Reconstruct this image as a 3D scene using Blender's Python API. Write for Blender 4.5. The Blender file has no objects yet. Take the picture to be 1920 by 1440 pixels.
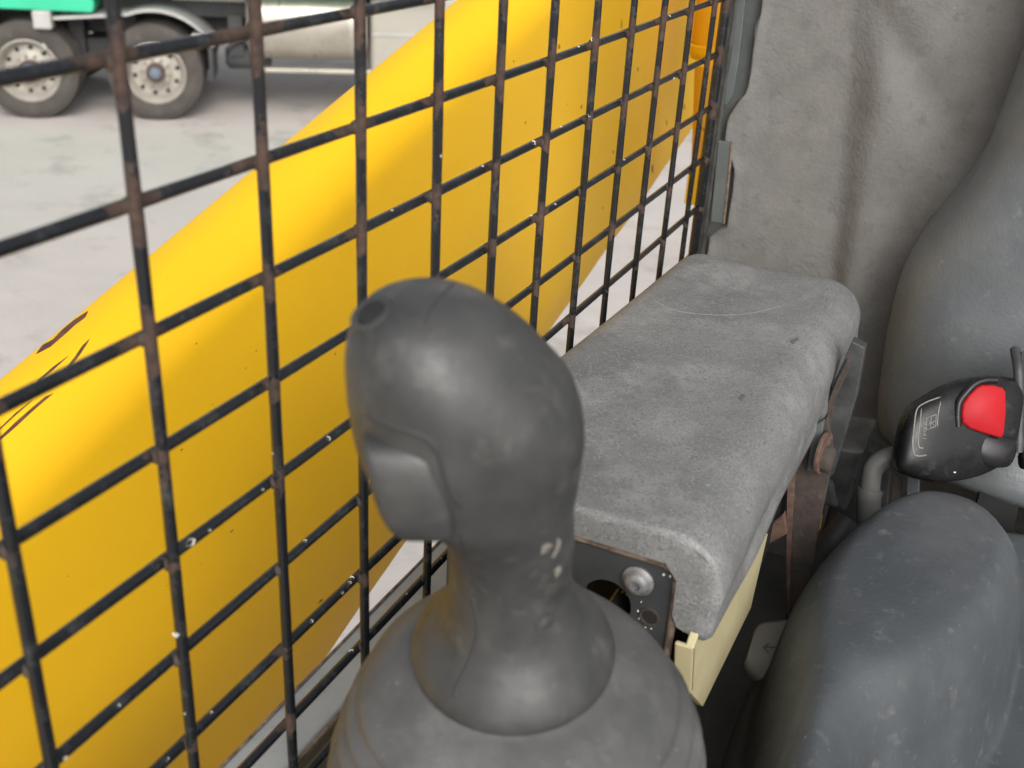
import bpy, bmesh, math, random
import numpy as np
from mathutils import Vector
from mathutils.bvhtree import BVHTree
random.seed(7); rng = np.random.default_rng(7)
sc = bpy.context.scene
COL = sc.collection

# ------------------------------------------------------------------ camera
F = 2042.54                                   # focal length in pixels of a 1920 px wide picture
CX, CY, CZ = 0.2474, -0.1843, 2.9             # camera; cab heights below are written relative to CZ
EUL = (1.106695, -0.051633, 0.447878)
cam = bpy.data.cameras.new('camera'); cam.sensor_width = 36; cam.lens = F/1920*36
cam.clip_start = .02; cam.clip_end = 500
cam.dof.use_dof = True; cam.dof.focus_distance = .72; cam.dof.aperture_fstop = 12.5
camo = bpy.data.objects.new('camera', cam); COL.objects.link(camo)
camo.location = (CX, CY, CZ); camo.rotation_euler = EUL
sc.camera = camo
# ------------------------------------------------------------------ light: bright overcast yard
SUN_EL, SUN_AZ = math.radians(35), math.radians(305)     # azimuth: direction the light comes from, from +X anticlockwise
w = bpy.data.worlds.new('World'); sc.world = w; w.use_nodes = True
nt = w.node_tree; nt.nodes.clear()
sky = nt.nodes.new('ShaderNodeTexSky'); sky.sky_type = 'NISHITA'; sky.sun_disc = False
sky.sun_elevation = SUN_EL; sky.sun_rotation = math.radians(90) - SUN_AZ
sky.air_density = 1.0; sky.dust_density = 6.0; sky.ozone_density = 1.0
hs = nt.nodes.new('ShaderNodeHueSaturation'); hs.inputs['Saturation'].default_value = .22
bg = nt.nodes.new('ShaderNodeBackground'); bg.inputs['Strength'].default_value = .15
wo = nt.nodes.new('ShaderNodeOutputWorld')
nt.links.new(sky.outputs[0], hs.inputs['Color']); nt.links.new(hs.outputs[0], bg.inputs[0]); nt.links.new(bg.outputs[0], wo.inputs[0])
sl = bpy.data.lights.new('sun', 'SUN'); sl.energy = .75; sl.angle = math.radians(60); sl.color = (1, .965, .91)
so = bpy.data.objects.new('sun', sl); COL.objects.link(so)
sd = Vector((math.cos(SUN_EL)*math.cos(SUN_AZ), math.cos(SUN_EL)*math.sin(SUN_AZ), math.sin(SUN_EL)))
so.rotation_euler = sd.to_track_quat('Z', 'Y').to_euler(); so.location = (-3, -3, 8)
sc.view_settings.view_transform = 'Standard'; sc.view_settings.look = 'None'
sc.view_settings.gamma = 1; sc.view_settings.use_curve_mapping = False
sc.view_settings.exposure = 0.4

# ------------------------------------------------------------------ helpers: pixels -> directions -> points
def rotm(rx, ry, rz):
    c, s = np.cos, np.sin
    X = np.array([[1,0,0],[0,c(rx),-s(rx)],[0,s(rx),c(rx)]]); Y = np.array([[c(ry),0,s(ry)],[0,1,0],[-s(ry),0,c(ry)]])
    Z = np.array([[c(rz),-s(rz),0],[s(rz),c(rz),0],[0,0,1]])
    return Z @ Y @ X
RM = rotm(*EUL); C0 = np.array([CX, CY, 0.0])
RT, UP, BK = RM[:,0], RM[:,1], RM[:,2]
def ray(x, y): return RM @ np.array([(x-960)/F, (720-y)/F, -1])
def ax(x, y, X): d = ray(x, y); return C0 + d*(X-C0[0])/d[0]
def ay(x, y, Y): d = ray(x, y); return C0 + d*(Y-C0[1])/d[1]
def az(x, y, Z): d = ray(x, y); return C0 + d*(Z-C0[2])/d[2]
def ad(x, y, t): return C0 + ray(x, y)*t
def apl(x, y, p0, n):
    d = ray(x, y); return C0 + d*(np.dot(np.array(p0)-C0, n)/np.dot(d, n))
A3 = lambda *v: np.array(v, float)
def nrm(v): v = np.array(v, float); return v/np.linalg.norm(v)

# ------------------------------------------------------------------ helpers: objects (z relative to the camera height)
ORG = {}
def thing(name, label, cat, loc, group=None):
    o = bpy.data.objects.new(name, None); COL.objects.link(o); o.empty_display_size = .05
    o.location = (loc[0], loc[1], loc[2]+CZ); ORG[o.name] = A3(*loc)
    o['label'] = label; o['category'] = cat
    if group: o['group'] = group
    return o
def link(name, me, loc, parent):
    o = bpy.data.objects.new(name, me); COL.objects.link(o); loc = A3(*loc); ORG[o.name] = loc
    if parent is not None:
        o.parent = parent; l = loc - ORG[parent.name]; o.location = l
    else:
        o.location = (loc[0], loc[1], loc[2]+CZ)
    return o
def obj(name, V, Fs, m, parent=None, smooth=True, org=None):
    V = np.array(V, float); c = V.mean(0) if org is None else A3(*org)
    me = bpy.data.meshes.new(name); me.from_pydata((V-c).tolist(), [], [list(map(int, f)) for f in Fs])
    me.materials.append(m); me.validate()
    bm = bmesh.new(); bm.from_mesh(me); bmesh.ops.recalc_face_normals(bm, faces=bm.faces); bm.to_mesh(me); bm.free()
    if smooth: me.shade_smooth(); me.set_sharp_from_angle(angle=math.radians(62))
    return link(name, me, c, parent)
def tag(o, label=None, cat=None, group=None, kind=None):
    for k, v in (('label', label), ('category', cat), ('group', group), ('kind', kind)):
        if v: o[k] = v
    return o
def bevel(o, wd, seg=3, ang=35):
    b = o.modifiers.new('bevel', 'BEVEL'); b.width = wd; b.segments = seg; b.limit_method = 'ANGLE'; b.angle_limit = math.radians(ang); b.harden_normals = False
    return o
def subs(o, n=2):
    s = o.modifiers.new('subd', 'SUBSURF'); s.levels = n; s.render_levels = n; return o
def grid_faces(n, m, wrap=False):
    f = []
    for i in range(n-1):
        for j in range(m if wrap else m-1):
            k = (j+1) % m; f.append((i*m+j, i*m+k, (i+1)*m+k, (i+1)*m+j))
    return f
def loft(rings, caps=(True, True)):
    n, m = len(rings), len(rings[0]); V = np.concatenate([np.array(r) for r in rings]); f = grid_faces(n, m, True)
    if caps[0]: f.append(tuple(range(m-1, -1, -1)))
    if caps[1]: f.append(tuple(range((n-1)*m, n*m)))
    return V, f
def ering(c, U, V, a, b, p=2.0, n=32):
    t = np.linspace(0, 2*np.pi, n, endpoint=False); cs, sn = np.cos(t), np.sin(t)
    x = np.sign(cs)*np.abs(cs)**(2/p)*a; y = np.sign(sn)*np.abs(sn)**(2/p)*b
    return np.array(c)+np.outer(x, U)+np.outer(y, V)
def frame(d):
    d = nrm(d); u = np.cross(d, (0,0,1)) if abs(d[2]) < .95 else np.cross(d, (0,1,0)); u = nrm(u); return u, np.cross(u, d)
def tube(pts, r, n=10):
    pts = np.array(pts, float); R = []
    rr = list(r) if hasattr(r, '__len__') else [r]*len(pts); u0 = None
    keep = [i for i in range(len(pts)) if i == 0 or np.linalg.norm(pts[i]-pts[i-1]) > 1e-6]; pts = pts[keep]; rr = [rr[i] for i in keep]
    for i in range(len(pts)):
        d = pts[min(i+1, len(pts)-1)]-pts[max(i-1, 0)]
        if u0 is None: u, v = frame(d)
        else: u = nrm(u0-np.dot(u0, nrm(d))*nrm(d)); v = np.cross(u, nrm(d))
        u0 = u; R.append(ering(pts[i], u, v, rr[i], rr[i], 2, n))
    return loft(R)
def catmull(P, n=8, closed=False):
    P = np.array(P, float); out = []; L = len(P)
    rngi = range(L if closed else L-1)
    for i in rngi:
        if closed: p0, p1, p2, p3 = P[(i-1) % L], P[i], P[(i+1) % L], P[(i+2) % L]
        else: p0, p1, p2, p3 = P[max(i-1, 0)], P[i], P[i+1], P[min(i+2, L-1)]
        for k in range(n):
            t = k/n; out.append(.5*((2*p1)+(-p0+p2)*t+(2*p0-5*p1+4*p2-p3)*t*t+(-p0+3*p1-3*p2+p3)*t**3))
    if not closed: out.append(P[-1])
    return np.array(out)
def prism(poly, d):
    """polygon of 3-D points pushed along vector d"""
    P = np.array(poly, float); n = len(P); V = np.concatenate([P, P+np.array(d)])
    f = [tuple(range(n)), tuple(range(2*n-1, n-1, -1))]+[(i, (i+1) % n, n+(i+1) % n, n+i) for i in range(n)]
    return V, f
def box(c, sx, sy, sz, X=(1,0,0), Y=(0,1,0), Z=(0,0,1)):
    c = np.array(c); X, Y, Z = np.array(X)*sx/2, np.array(Y)*sy/2, np.array(Z)*sz/2
    return prism([c-X-Y-Z, c+X-Y-Z, c+X+Y-Z, c-X+Y-Z], 2*Z)
def lathe(prof, c, axis, n=40, caps=(False, False)):
    u, v = frame(axis); axis = nrm(axis)
    return loft([ering(np.array(c)+axis*h, u, v, r, r, 2, n) for r, h in prof], caps)
def join(parts):
    V, Fs, k = [], [], 0
    for v, f in parts:
        V.append(np.array(v)); Fs += [tuple(i+k for i in q) for q in f]; k += len(v)
    return np.concatenate(V), Fs
def hit(o, pts):
    """where rays through pixels meet an object (mesh in local coordinates, no rotation)"""
    me = o.data; org = o.matrix_world.translation if o.parent is None else None
    base = ORG[o.name]
    bvh = BVHTree.FromPolygons([tuple(np.array(v.co)+base) for v in me.vertices], [tuple(p.vertices) for p in me.polygons])
    out = []
    for x, y in pts:
        p, nn, i, d = bvh.ray_cast(Vector(C0), Vector(nrm(ray(x, y))))
        if p is not None: out.append((np.array(p), np.array(nn) if np.dot(nn, ray(x, y)) < 0 else -np.array(nn)))
    return out
def decal(name, o, poly, m, parent, lift=.0006):
    h = hit(o, poly)
    if len(h) < 3: return None
    V = [p+n*lift for p, n in h]; c = np.mean(V, 0)
    k = len(V); U = V + [p-n*.0004 for p, n in h]
    return obj(name, U, [tuple(range(k))]+[(i, (i+1) % k, k+(i+1) % k, k+i) for i in range(k)], m, parent, smooth=False)

# ------------------------------------------------------------------ helpers: materials
def mat(name, c1, c2=None, sc1=8, rough=.6, metal=0, bump=None, specks=None, patch=None, detail=6, lo=.35, hi=.65, rvar=.0, coat=0, stretch=None, spec=.5):
    m = bpy.data.materials.new(name); m.use_nodes = True; t = m.node_tree; N, L = t.nodes, t.links; b = N['Principled BSDF']
    tc = N.new('ShaderNodeTexCoord'); src = tc.outputs['Object']
    if stretch:
        mp = N.new('ShaderNodeMapping'); mp.inputs['Scale'].default_value = stretch; L.new(src, mp.inputs[0]); src = mp.outputs[0]
    def noise(s, d=detail, r=.6, off=0):
        n = N.new('ShaderNodeTexNoise'); n.inputs['Scale'].default_value = s; n.inputs['Detail'].default_value = d; n.inputs['Roughness'].default_value = r
        if off:
            mp = N.new('ShaderNodeMapping'); mp.inputs['Location'].default_value = (off, off*.7, -off); L.new(src, mp.inputs[0]); L.new(mp.outputs[0], n.inputs[0])
        else: L.new(src, n.inputs[0])
        return n.outputs[0]
    def ramp(s, a, bb):
        r = N.new('ShaderNodeMapRange'); r.inputs[1].default_value = a; r.inputs[2].default_value = bb; r.clamp = True; L.new(s, r.inputs[0]); return r.outputs[0]
    def mix(fac, a, bb):
        x = N.new('ShaderNodeMix'); x.data_type = 'RGBA'
        L.new(fac, x.inputs['Factor'])
        for s, v in ((x.inputs['A'], a), (x.inputs['B'], bb)):
            if isinstance(v, tuple): s.default_value = (*v, 1)
            else: L.new(v, s)
        return x.outputs['Result']
    col = c1
    if c2: f1 = ramp(noise(sc1), lo, hi); col = mix(f1, c1, c2)
    if patch:      # list of (colour, scale, lo, hi, offset)
        for pc, ps, pl, ph, po in patch: col = mix(ramp(noise(ps, 8, .68, po), pl, ph), col, pc)
    if specks:
        for pc, ps, pl, ph in specks: col = mix(ramp(noise(ps, 2, .5, 3.1), pl, ph), col, pc)
    if isinstance(col, tuple): b.inputs['Base Color'].default_value = (*col, 1)
    else: L.new(col, b.inputs['Base Color'])
    b.inputs['Roughness'].default_value = rough; b.inputs['Metallic'].default_value = metal; b.inputs['Specular IOR Level'].default_value = spec
    if coat: b.inputs['Coat Weight'].default_value = coat; b.inputs['Coat Roughness'].default_value = .12
    if rvar:
        r = N.new('ShaderNodeMapRange'); r.inputs[1].default_value = .3; r.inputs[2].default_value = .7; r.inputs[3].default_value = max(rough-rvar, .05); r.inputs[4].default_value = min(rough+rvar, 1)
        L.new(noise(sc1*2.3, 6, .6, 5), r.inputs[0]); L.new(r.outputs[0], b.inputs['Roughness'])
    if bump:
        prev = None
        for bs, st, dist in bump:
            bp = N.new('ShaderNodeBump'); bp.inputs['Strength'].default_value = st; bp.inputs['Distance'].default_value = dist
            L.new(noise(bs, 4, .55, 1.3), bp.inputs['Height'])
            if prev: L.new(prev, bp.inputs['Normal'])
            prev = bp.outputs[0]
        L.new(prev, b.inputs['Normal'])
    return m
P1, P2 = .065, .045435                         # wire spacing along Y and Z
def wire_mat(name, axis, pitch, off):
    """black enamel, rusted through round every weld"""
    m = bpy.data.materials.new(name); m.use_nodes = True; t = m.node_tree; N, L = t.nodes, t.links; b = N['Principled BSDF']
    g = N.new('ShaderNodeNewGeometry'); s = N.new('ShaderNodeSeparateXYZ'); L.new(g.outputs['Position'], s.inputs[0])
    def math_(op, a, bb=None):
        n = N.new('ShaderNodeMath'); n.operation = op
        for i, v in enumerate((a, bb)):
            if v is None: continue
            if isinstance(v, (int, float)): n.inputs[i].default_value = v
            else: L.new(v, n.inputs[i])
        return n.outputs[0]
    x = math_('SUBTRACT', s.outputs[axis], off); x = math_('DIVIDE', x, pitch); x = math_('SUBTRACT', x, math_('ROUND', x)); x = math_('MULTIPLY', math_('ABSOLUTE', x), pitch)
    def noise(sca, d=5, r=.6):
        n = N.new('ShaderNodeTexNoise'); n.inputs['Scale'].default_value = sca; n.inputs['Detail'].default_value = d; n.inputs['Roughness'].default_value = r; L.new(g.outputs['Position'], n.inputs[0]); return n.outputs[0]
    big = noise(14, 3); fine = noise(220, 5); mid = noise(70, 5, .7)
    # rust where the distance from the weld is below a ragged limit, plus scattered patches
    lim = math_('MULTIPLY', math_('SUBTRACT', mid, .36), .045)
    lim = math_('ADD', lim, math_('MULTIPLY', math_('SUBTRACT', big, .5), .034))
    # the upper front corner of the screen is rustier
    hgt = math_('MULTIPLY', math_('SUBTRACT', s.outputs[2], CZ-.20), .085); hgt = math_('MINIMUM', math_('MAXIMUM', hgt, -.005), .007)
    lim = math_('ADD', lim, hgt)
    f = math_('MULTIPLY', math_('SUBTRACT', lim, x), 260); fc = N.new('ShaderNodeClamp'); L.new(f, fc.inputs[0])
    rc = N.new('ShaderNodeMix'); rc.data_type = 'RGBA'; rc.inputs['A'].default_value = (.026, .018, .015, 1); rc.inputs['B'].default_value = (.080, .046, .033, 1)
    rr = N.new('ShaderNodeMapRange'); rr.inputs[1].default_value = .35; rr.inputs[2].default_value = .68; L.new(fine, rr.inputs[0]); L.new(rr.outputs[0], rc.inputs['Factor'])
    bc = N.new('ShaderNodeMix'); bc.data_type = 'RGBA'; bc.inputs['A'].default_value = (.010, .011, .013, 1); bc.inputs['B'].default_value = (.050, .052, .052, 1)
    dr = N.new('ShaderNodeMapRange'); dr.inputs[1].default_value = .52; dr.inputs[2].default_value = .78; L.new(mid, dr.inputs[0]); L.new(dr.outputs[0], bc.inputs['Factor'])
    cm = N.new('ShaderNodeMix'); cm.data_type = 'RGBA'; L.new(fc.outputs[0], cm.inputs['Factor']); L.new(bc.outputs['Result'], cm.inputs['A']); L.new(rc.outputs['Result'], cm.inputs['B'])
    L.new(cm.outputs['Result'], b.inputs['Base Color'])
    ro = N.new('ShaderNodeMapRange'); ro.inputs[3].default_value = .24; ro.inputs[4].default_value = .85; L.new(fc.outputs[0], ro.inputs[0]); L.new(ro.outputs[0], b.inputs['Roughness'])
    bp = N.new('ShaderNodeBump'); bp.inputs['Strength'].default_value = .35; bp.inputs['Distance'].default_value = .0008; L.new(fine, bp.inputs['Height']); L.new(bp.outputs[0], b.inputs['Normal'])
    return m

M = {}
M['ground'] = mat('dusty_concrete', (.450,.405,.380), (.500,.457,.430), 1.1, .95, bump=[(30,.5,.01),(3,.5,.03)], patch=[((.325,.303,.282),1.9,.54,.70,2.),((.455,.434,.41),1.3,.52,.70,7.),((.24,.22,.202),7,.66,.73,4.),((.36,.28,.20),9,.66,.72,11.)], lo=.3, hi=.7)
M['yellow'] = mat('yellow_paint', (.80,.465,.014), (.77,.44,.012), 5, .5, spec=.16, bump=[(9,.10,.004)], specks=[((.42,.24,.02),190,.77,.79)], patch=[((.60,.35,.03),50,.72,.80,3.)], rvar=.06)
M['yellow_far'] = mat('orange_yellow_paint', (.74,.36,.012), (.70,.32,.01), 8, .4, specks=[((.1,.05,.02),60,.72,.75)])
M['rust_scrape'] = mat('rusty_scrape', (.060,.026,.018), (.12,.05,.03), 90, .85)
M['dark_mark'] = mat('dark_scuff', (.16,.10,.02), (.28,.17,.02), 160, .8)
M['wire_v'] = wire_mat('rusty_black_wire_upright', 2, P2, CZ-.0645)
M['wire_h'] = wire_mat('rusty_black_wire_level', 1, P1, 0.0)
M['fleck'] = mat('dried_white_paint', (.72,.70,.64), (.55,.52,.46), 400, .8, bump=[(600,.5,.001)])
M['foam'] = mat('grey_foam_panel', (.142,.138,.131), (.170,.165,.157), 40, .93, bump=[(320,.65,.0013),(120,.25,.0014)], specks=[((.45,.43,.40),95,.775,.79)], patch=[((.122,.119,.113),70,.55,.70,2.)])
M['strip'] = mat('dark_green_grey_paint', (.075,.085,.085), (.10,.112,.11), 30, .5, bump=[(150,.2,.001)], patch=[((.13,.07,.04),60,.66,.74,1.)])
M['post'] = mat('worn_black_post', (.022,.024,.026), (.06,.062,.06), 60, .5, patch=[((.10,.05,.03),40,.63,.72,6.)])
M['sill'] = mat('pale_blue_grey_sill', (.26,.285,.30), (.32,.34,.35), 30, .55, patch=[((.20,.15,.11),42,.62,.74,1.),((.32,.30,.27),20,.58,.72,8.)], bump=[(120,.2,.001)])
M['sill_in'] = mat('olive_inner_sill', (.085,.075,.052), (.11,.10,.072), 25, .7, patch=[((.06,.035,.02),50,.62,.72,2.)])
M['rust_edge'] = mat('rusty_edge', (.085,.055,.04), (.22,.17,.13), 140, .9, bump=[(300,.5,.001)])
M['pad'] = mat('worn_grey_pad', (.145,.147,.146), (.185,.186,.183), 45, .52, bump=[(900,.6,.0006),(300,.2,.0007),(14,.2,.004)], specks=[((.108,.110,.111),700,.52,.68),((.25,.25,.246),600,.56,.73)], patch=[((.094,.098,.102),9,.50,.68,4.),((.275,.275,.268),16,.50,.70,9.)], rvar=.12)
M['grip'] = mat('dusty_black_rubber', (.030,.031,.031), (.052,.052,.051), 45, .46, bump=[(260,.12,.001)], patch=[((.090,.087,.079),55,.55,.74,3.)], rvar=.1)
M['boot'] = mat('dusty_rubber_boot', (.060,.060,.060), (.092,.091,.089), 34, .48, bump=[(240,.18,.001),(20,.3,.004)], patch=[((.135,.133,.128),30,.52,.76,3.)], specks=[((.20,.195,.185),300,.70,.80)], rvar=.1)
M['seam'] = mat('seam_shadow_rubber', (.03,.03,.03), None, 10, .7)
M['seat'] = mat('charcoal_vinyl', (.055,.062,.069), (.069,.076,.082), 20, .5, spec=.35, bump=[(420,.35,.0009),(60,.2,.0015)], patch=[((.13,.13,.125),85,.57,.74,2.),((.080,.087,.092),10,.52,.70,6.)], specks=[((.22,.215,.20),420,.72,.80)], rvar=.08)
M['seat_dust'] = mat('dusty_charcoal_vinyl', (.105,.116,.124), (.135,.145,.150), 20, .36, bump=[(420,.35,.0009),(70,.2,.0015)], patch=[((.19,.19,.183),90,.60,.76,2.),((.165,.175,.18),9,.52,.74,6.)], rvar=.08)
M['black_plastic'] = mat('glossy_black_plastic', (.008,.008,.009), (.014,.014,.015), 60, .30, spec=.32, patch=[((.05,.047,.042),70,.57,.76,2.)], rvar=.1, bump=[(200,.1,.0006)])
M['black_line'] = mat('worn_raised_edge', (.20,.195,.18), (.13,.13,.12), 120, .5)
M['red'] = mat('red_plastic', (.40,.012,.018), (.36,.010,.016), 30, .5, spec=.2, patch=[((.40,.05,.05),90,.66,.78,2.)])
M['plate'] = mat('scratched_black_steel', (.038,.041,.044), (.052,.054,.055), 60, .36, patch=[((.085,.045,.028),50,.68,.76,2.)], bump=[(150,.2,.0006)])
M['steel'] = mat('dull_zinc_bolt', (.26,.26,.26), (.15,.15,.15), 160, .55, metal=.4, bump=[(300,.4,.0006)])
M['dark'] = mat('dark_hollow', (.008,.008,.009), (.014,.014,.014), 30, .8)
M['rust'] = mat('brown_rusted_steel', (.034,.029,.026), (.062,.044,.035), 110, .85, bump=[(260,.6,.0012)], patch=[((.12,.068,.045),170,.60,.74,2.),((.03,.027,.025),60,.52,.66,5.),((.20,.17,.15),240,.68,.78,8.)])
M['rust_bright'] = mat('red_rusted_steel', (.070,.040,.030), (.15,.088,.065), 120, .8, bump=[(300,.6,.001)])
M['beige'] = mat('khaki_beige_plastic', (.50,.44,.26), (.45,.395,.23), 40, .5, bump=[(200,.08,.0006)], specks=[((.62,.56,.36),120,.74,.77)])
M['tab'] = mat('grey_beige_plastic', (.19,.18,.145), (.155,.15,.125), 30, .6)
M['floor'] = mat('dark_worn_floor', (.045,.045,.042), (.075,.073,.066), 14, .85, patch=[((.11,.065,.04),26,.60,.70,4.),((.14,.135,.12),17,.62,.75,7.)], bump=[(120,.4,.002)])
M['hose'] = mat('black_rubber_hose', (.022,.022,.023), (.04,.04,.04), 40, .6)
M['grey_hose'] = mat('grey_cable_sleeve', (.070,.070,.067), (.105,.104,.099), 40, .6)
M['gold'] = mat('yellow_zinc_tab', (.55,.40,.09), (.4,.28,.06), 60, .4, metal=.4)
M['tyre'] = mat('dusty_tyre', (.050,.044,.039), (.070,.062,.055), 5, .9, bump=[(30,.3,.004)], patch=[((.105,.095,.085),5,.55,.75,3.)])
M['rim'] = mat('dull_alloy_rim', (.38,.355,.31), (.29,.27,.235), 9, .55, metal=.25)
M['hub'] = mat('rusty_hub', (.11,.06,.045), (.07,.05,.045), 15, .8)
M['hubcap'] = mat('blue_grey_hub_cap', (.11,.14,.18), None, 10, .6)
M['chassis'] = mat('dusty_black_chassis', (.030,.032,.036), (.055,.055,.056), 3, .8)
M['green'] = mat('green_body_paint', (.03,.47,.27), (.025,.42,.235), 3, .45)
M['guard'] = mat('scuffed_grey_mudguard', (.33,.325,.315), (.40,.395,.38), 4, .5)
M['tank'] = mat('polished_tank', (.46,.43,.37), (.38,.355,.305), 3, .34, metal=.6, rvar=.1)
M['skirt'] = mat('pale_champagne_paint', (.34,.32,.275), (.31,.29,.25), 2, .45)

# ------------------------------------------------------------------ setting: yard, rear wall, sill, floor
g = obj('ground', [(-90,-60,-CZ),(60,-60,-CZ),(60,120,-CZ),(-90,120,-CZ)], [(0,1,2,3)], M['ground'], smooth=False)
tag(g, 'pale dusty concrete yard', 'ground', kind='structure')

# rear wall panel of textured foam, with a soft vertical step and a diagonal crease
def sstep(a, b, x): t = np.clip((x-a)/(b-a), 0, 1); return t*t*(3-2*t)
nx, nz = 150, 150
xs = np.linspace(.012, .75, nx); xs = .012+(xs-.012)**1.25/(.738**.25); zs = np.linspace(-.72, .12, nz)
V = []
sm = rng.normal(size=(12, 12))
def vnoise(x, z, s):
    x, z = x*s, z*s; i, j = np.floor(x).astype(int), np.floor(z).astype(int); fx, fz = x-i, z-j; fx, fz = fx*fx*(3-2*fx), fz*fz*(3-2*fz)
    gg = lambda a, b: sm[a % 12, b % 12]
    return (gg(i,j)*(1-fx)+gg(i+1,j)*fx)*(1-fz)+(gg(i,j+1)*(1-fx)+gg(i+1,j+1)*fx)*fz
for z in zs:
    fold = .0935+(-.104-z)*.115
    wd = np.clip(.026+(z+.10)*.055, .009, .03)
    x0 = .012+.0012*vnoise(np.array(z), np.array(.3), 40)+np.interp(z, [-.72,-.325,-.315,-.26,-.235,-.215,-.19,-.12], [-.006,-.006,.009,.009,-.004,-.004,.009,.012])
    xr = x0+(xs-xs[0])*(.75-x0)/(xs[-1]-xs[0])
    y = .790-.015*sstep(fold, fold+wd*1.7, xr)+.010*sstep(fold+wd*1.7, fold+wd*4.5, xr)
    y = y-.0006*vnoise(xr, np.full_like(xr, z), 22)-.0009*vnoise(xr+3, np.full_like(xr, z), 8)
    dl = (xr-.118)+(z+.108)*.9            # diagonal crease from the top of the step
    y = y+.006*np.exp(-(dl/.020)**2)*sstep(.10, .15, xr)*sstep(.26, .14, xr)-.003*np.exp(-((dl+.04)/.03)**2)*sstep(.10, .16, xr)
    # torn, curled left edge
    y = y-.003*np.exp(-((xr-x0)/.005)**2)*(1+.5*vnoise(np.full_like(xr, z), xr, 60))
    V += [(a, b, z) for a, b in zip(xr, y)]
Vb = [(a, .835, c) for a, b, c in V]
wl = obj('rear_wall', V, grid_faces(nz, nx), M['foam'], smooth=True)
so_ = wl.modifiers.new('thick', 'SOLIDIFY'); so_.thickness = .012; so_.offset = -1
tag(wl, 'grey textured foam panel lining the back of the cab', 'wall panel', kind='structure')

# cab floor and sill
fl = obj('cab_floor', *box((.30,.35,-.66), .72, 1.1, .02), M['floor'], smooth=False); tag(fl, 'dark worn cab floor', 'floor', kind='structure')
zs_ = -.44
sill = obj('cab_sill', *prism([(-.051,-.3,zs_),(-.020,-.3,zs_),(-.020,.80,zs_),(-.051,.80,zs_)], (0,0,-.02)), M['sill'], smooth=False)
bevel(sill, .003)
tag(sill, 'pale blue grey steel sill under the wire screen', 'sill', kind='structure')
obj('inner_face', *prism([(-.0195,-.3,zs_-.0015),(-.0165,-.3,zs_-.0015),(-.0165,.80,zs_-.0015),(-.0195,.80,zs_-.0015)], (0,0,-.26)), M['sill_in'], sill, smooth=False)
V, f = tube([(-.018,y,zs_+.0004*math.sin(y*90)+.0003*math.sin(y*210)) for y in np.linspace(-.3,.8,60)], .0016, 6)
obj('rusty_edge', V, f, M['rust_edge'], sill)
V, f = tube([(-.050,y,zs_+.0003+.0004*math.sin(y*70)) for y in np.linspace(-.3,.8,60)], .0011, 6)
obj('rusty_edge', V, f, M['rust_edge'], sill)

# ------------------------------------------------------------------ wire side screen
SZ = -.0645
WR = .0024
scr = thing('side_screen', 'black welded wire mesh screen with rusty joints along the side of the cab', 'wire screen', (0,.35,zs_))
z_lo, z_hi, y_lo, y_hi = SZ-10.4*P2, SZ+2.6*P2, -.1, .757
def wire_mesh(name, d, L, seed):
    r2 = random.Random(seed); d = np.array(d); n = 48
    u, v = frame(d); ph = [r2.uniform(0, 6.3) for _ in range(4)]
    pts = [d*L*(k/n-.5)+u*.0005*math.sin(6*k/n+ph[0])+v*.0006*math.sin(5*k/n+ph[1]) for k in range(n+1)]
    rr = [WR*(1+.05*math.sin(40*k/n+ph[2])*math.sin(17*k/n+ph[3])) for k in range(n+1)]
    V, f = tube(pts, rr, 12); me = bpy.data.meshes.new(name); me.from_pydata(V.tolist(), [], f); me.shade_smooth(); return me
vm = [wire_mesh('wire', (0,0,1), z_hi-z_lo, s) for s in range(3)]; hm = [wire_mesh('wire', (0,1,0), y_hi-y_lo, s+9) for s in range(3)]
for m_ in vm: m_.materials.append(M['wire_v'])
for m_ in hm: m_.materials.append(M['wire_h'])
wires_v, wires_h = [], []
for i in range(-1, 12):
    wires_v.append(link('upright_wire', vm[i % 3], (WR*.8, i*P1, (z_lo+z_hi)/2), scr))
for j in range(-2, 11):
    wires_h.append(link('level_wire', hm[j % 3], (-WR*.8, (y_lo+y_hi)/2, SZ-j*P2), scr))
wv, wf = loft([ering(A3(0,0,h_), A3(1,0,0), A3(0,1,0), r_, r_*.9, 2, 8) for r_, h_ in ((.0004,-.0030),(.0017,-.0022),(.0024,0),(.0017,.0022),(.0004,.0030))])
wm = bpy.data.meshes.new('weld'); wm.from_pydata(wv.tolist(), [], wf); wm.shade_smooth(); wm.materials.append(M['rust'])
for i in range(0, 12):
    for j in range(-1, 10):
        link('weld', wm, (.0, i*P1+random.uniform(-.0008,.0008), SZ-j*P2+random.uniform(-.0012,.0012)), scr)
# end rod of the screen by the rear post
V, f = tube([(0.0,.757,z_hi),(0.0,.759,-.2),(0.0,.763,z_lo)], .0042, 12)
rod = obj('end_rod', V, f, M['wire_v'], scr)
bv = [p for p in [(1108,73,5),(1085,88,4),(1000,268,9),(1052,231,4),(1105,216,4),(1040,383,4),(996,405,6),(845,372,3),(1170,300,4),(1255,30,5),(356,1018,17),(392,994,4),(222,1324,5),(335,1337,4),(396,1337,5),(313,1424,4),(615,823,8),(572,1015,5),(660,1084,7),(655,1093,6),(641,1112,4),(583,1165,6),(658,1222,7),(752,1006,4),(827,1048,3),(762,1114,3),(122,1421,6),(826,292,4),(735,395,4),(505,850,3),(1263,147,4),(905,312,4),(615,428,4),(600,442,3),(492,918,4),(980,608,0)] if p[2]]
allw = wires_v+wires_h
trees = []
for o in allw:
    base = ORG[o.name]; trees.append(BVHTree.FromPolygons([tuple(np.array(v.co)+base) for v in o.data.vertices], [tuple(p.vertices) for p in o.data.polygons]))
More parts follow.
